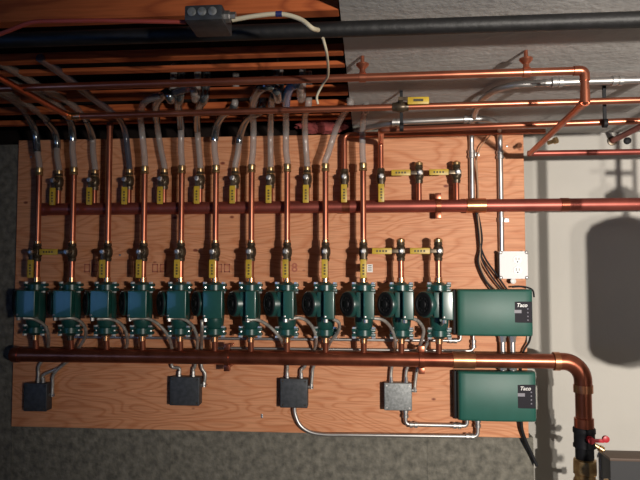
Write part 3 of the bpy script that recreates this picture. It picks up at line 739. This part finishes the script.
# EMT from box 3 and 4
p3, hx3, hh3 = JB[2]; p4, hx4, hh4 = JB[3]
zE3 = W(380, 434.8, .05).z
xe = W(478, 430, .05).x
run('steel_conduit', 'steel conduit curving from third junction box and running right below the board', 'conduit',
    smoothpts([(p3.x, -.045, p3.z-hh3), (p3.x+.003, -.045, p3.z-hh3-.03), W(300, 425, .045), W(310, 432, .045), W(325, 434.6, .045), W(345, 434.8, .045)], 4)+[(xe, -.045, zE3), (xe, -.045, c2[2]+.001)], .0078, 'steel', .02,
    [((xe, -.045, c2[2]-.017), (0, 0, 1)), ((W(470, 435, .05).x, -.045, zE3), (1, 0, 0))])
x4 = W(405.5, 415, .045).x; z4 = W(430, 425, .045).z; x4b = W(467, 424, .045).x
run('steel_conduit', 'short steel conduit from the grey junction box right to the lower controller', 'conduit',
    [(x4, -.045, p4.z-hh4), (x4, -.045, z4), (x4b, -.045, z4), (x4b, -.045, c2[2]+.001)], .0078, 'steel', .018,
    [((x4, -.045, p4.z-hh4-.017), (0, 0, 1)), ((W(457, 425, .045).x, -.045, z4), (1, 0, 0)), ((x4+.03, -.045, z4), (1, 0, 0))])
# black cables from conduit to controller
cab = [([(474, 198), (477, 215), (479, 235), (480, 250), (478, 262), (484, 278), (493, 291)], 'black', 'left'), ([(473, 198), (479, 218), (482, 238), (481, 250), (483, 262), (492, 277), (503, 291)], 'black', 'right'),
       ([(476, 160), (478, 190, .03), (478, 214), (480, 236), (480, 250), (480, 264), (487, 280), (498, 291)], 'tan', ''), ([(473, 198), (478, 224), (480, 243), (485, 258), (496, 274), (508, 291)], 'black', 'outermost')]
labs = ['black cable from conduit end down to upper controller, leftmost of the bundle', 'black cable in the middle of the bundle above the upper controller', 'brownish cable in the bundle, following the conduit from higher up', 'black cable from conduit end, rightmost of the bundle at the controller top']
for (pts, m, _), lab in zip(cab, labs):
    run('power_cable', lab, 'cable', [W(q[0], q[1], q[2] if len(q) > 2 else .045) for q in pts], .0036, m, smooth=True, group='cables above the upper controller')
run('thin_wire', 'thin brown wire looping between the two vertical conduits near the ceiling pipes', 'wire', [W(493, 133, .06), W(486, 140, .05), (W(480, 148, .045)), W(477, 160, .03), W(478, 176, .03)], .0022, 'tan', smooth=True)
run('power_cable', 'black cord curling out at the controller top right beside the outlet box', 'cable', [W(512, 287, .05), W(522, 286.5, .05), W(529, 288, .05), W(533, 291, .045), W(534, 297, .04)], .0035, 'black', smooth=True)
run('power_cable', 'black cord leaving the bottom of the upper controller behind the header', 'cable', [W(531, 334, .05), W(529, 342, .045), W(524, 350, .04), W(521, 362, .035), W(521, 372, .03)], .004, 'black', smooth=True)
run('power_cable', 'black cord hanging below the lower green controller over the concrete edge', 'cable', [W(521, 421, .045), W(522, 430, .04), W(526, 442, .03), W(532, 455, .02), W(537, 466, .02)], .0065, 'black', smooth=True)
# white sticker
p = W(369.5, 268, .16)
p = W(369.5, 268, .1325)
o = obj('paper_tag', bx(B(), (p.x-.009, -.1335, p.z-.016), (p.x+.012, -.1325, p.z+.014)), 'white'); tag(o, 'small white paper tag on the riser beside the tenth yellow handle', 'tag')
mk = B()
for k in range(3): bx(mk, (p.x-.005, -.1339, p.z-.009+k*.008), (p.x+.008, -.1336, p.z-.006+k*.008))
obj('mark', mk, 'print', o, False)

# ------------------------------------------------------------------ ceiling junction box and cables
yj = H(207, 30, .5).y
xj0, xj1 = H(193, 39, .47).x, H(229, 39, .47).x
zj0 = .455
front = W(0, 0, 0)
t = thing('ceiling_junction_box', 'grey metal junction box hanging among the dark ceiling joists', 'junction box', (0, 0, 0))
dJ0 = FPX*zj0/(270-20); dJ1 = FPX*zj0/(270-38)
xl, xr = (184-368)/590*dJ0, (222-368)/590*dJ0
f0 = W(184, 20.5, DEP-1.074); zj0 = f0.z; xl = f0.x; xr = W(222, 20.5, DEP-1.074).x; dJ0 = 1.074; dJ1 = 1.074+.085
obj('box_body', bx(B(), (xl, -(DEP-dJ0), zj0), (xr, -(DEP-dJ1), zj0+.03), .005), 'box', t)
fr = B()
for k in range(3):
    lathe(fr, (xl+.015+k*.02, -(DEP-dJ0)-.001, zj0+.016), (0, -1, 0), [(-.001, .0085), (.001, .0085), (.002, .006)], 12)
obj('knockout', fr, 'boxlit', t)
obj('cable_connector', lathe(B(), (xr, -(DEP-dJ0)+.03, zj0+.018), (1, 0, 0), [(-.002, .012), (.008, .012), (.009, .009), (.02, .009)], 8), 'steel', t)
def Hy(px, py, d): return W(px, py, DEP-d)
dd = dJ0+.03
run('power_cable', 'red cable running from the upper left edge to the ceiling junction box', 'cable', [Hy(-15, 40, dd), Hy(8, 31, dd), Hy(32, 21.5, dd), Hy(100, 20.5, dd), Hy(186, 22, dd)], .0042, 'redcable', .02)
run('power_cable', 'cream cable leaving the right side of the ceiling junction box', 'cable', [Hy(232, 20, dd), Hy(255, 16, dd), Hy(280, 14, dd), Hy(300, 19, dd), Hy(312, 28, dd), Hy(318, 30, dd+.03)], .0045, 'cream', smooth=True)
obj('tape_band', lathe(B(), Hy(279, 14, dd), (1, .0, 0), [(-.006, .0055), (.006, .0055)], 10), 'tape', C.objects[-2] if C.objects[-2].type == 'EMPTY' else C.objects[-1].parent)
run('power_cable', 'thin white cord dangling from the black pipe beside the joist ends', 'cable', [Hy(323, 38, 1.25), Hy(327, 55, 1.3), Hy(328, 75, 1.45), Hy(323, 84, 1.52), Hy(317, 96, 1.55), Hy(318, 104, 1.56)], .0032, 'cream', smooth=True)

# ------------------------------------------------------------------ things right of the frame, casting shadows on the pale wall
def shadow_src(px, py, t, L=L1):
    p = W(px, py, -RE); return p.lerp(Vector(L), t)
tk = shadow_src(626, 216, .24); tb = shadow_src(626, 368, .24)
t = thing('expansion_tank', 'grey expansion tank hanging right of the pipes, casting its shadow on the pale wall', 'tank', (tk.x, tk.y, tb.z))
wR = abs(shadow_src(587, 300, .24).x-tk.x)
hT = tk.z-tb.z
obj('tank_body', lathe(B(), (tk.x, tk.y, tb.z), (0, 0, 1), [(0, .01), (.012, wR*.55), (.035, wR*.9), (.06, wR), (hT-.06, wR), (hT-.03, wR*.85), (hT-.01, wR*.5), (hT, .015)], 28), 'tank', t)
b = B(); tube(b, [(tk.x, tk.y, tk.z-.01), (tk.x, tk.y, tk.z+.06)], .012, 12); lathe(b, (tk.x-.01, tk.y, tk.z+.035), (0, 0, 1), [(0, .02), (.01, .055), (.035, .055), (.05, .03), (.06, .012)], 16)
tube(b, [(tk.x-.02, tk.y, tk.z+.07), (tk.x-.02, tk.y, CZ-.001)], .01, 12); tube(b, [(tk.x+.03, tk.y, tk.z+.05), (tk.x+.03, tk.y, CZ-.001)], .008, 12)
bx(b, (tk.x-.06, tk.y-.01, tk.z+.13), (tk.x+.03, tk.y+.01, tk.z+.145), .002)
obj('tank_connection', b, 'copper', t)

q = shadow_src(541.5, 150, .22); z1_ = q.z
t = thing('steel_riser', 'slim vertical pipe with valve standing left of the expansion tank', 'pipe', (q.x, q.y, FZ))
obj('pipe', tube(B(), [(q.x, q.y, FZ), (q.x, q.y, CZ-.001)], .017, 12), 'steel', t)
b = B(); zz = shadow_src(541, 458, .22).z; lathe(b, (q.x, q.y, zz-.04), (0, 0, 1), [(0, .022), (.03, .022), (.032, .03), (.05, .03), (.052, .022), (.08, .022)], 12); bx(b, (q.x, q.y-.01, zz-.01), (q.x+.05, q.y+.01, zz+.01), .002)
obj('valve_body', b, 'darkbrass', t)

q = W(610, 457.5, -.1)
t = thing('low_cabinet', 'dark grey cabinet with brown lip against the pale wall at bottom right corner', 'cabinet', (q.x+.5, .1, FZ))
obj('cabinet_body', bx(B(), (q.x, .1, FZ+.001), (q.x+1.0, RE-.002, q.z-.012), .006), 'cabgrey', t)
obj('top_board', bx(B(), (q.x-.004, .092, q.z-.0115), (q.x+1.0, RE-.002, q.z), .003), 'cabbrown', t)

# bulbs that carry the light
for L, lab in ((L1, 'bare work lamp hanging behind the viewer, left one of the pair'), (L2, 'bare work lamp hanging behind the viewer, right one of the pair')):
    t = thing('ceiling_bulb', lab, 'lamp', (L[0], L[1], L[2]+.06))
    obj('lamp_holder', lathe(B(), (L[0], L[1], L[2]+.05), (0, 0, 1), [(0, .02), (.05, .022), (.055, .008), (CZ-L[2]-.051, .008)], 16), 'white', t)
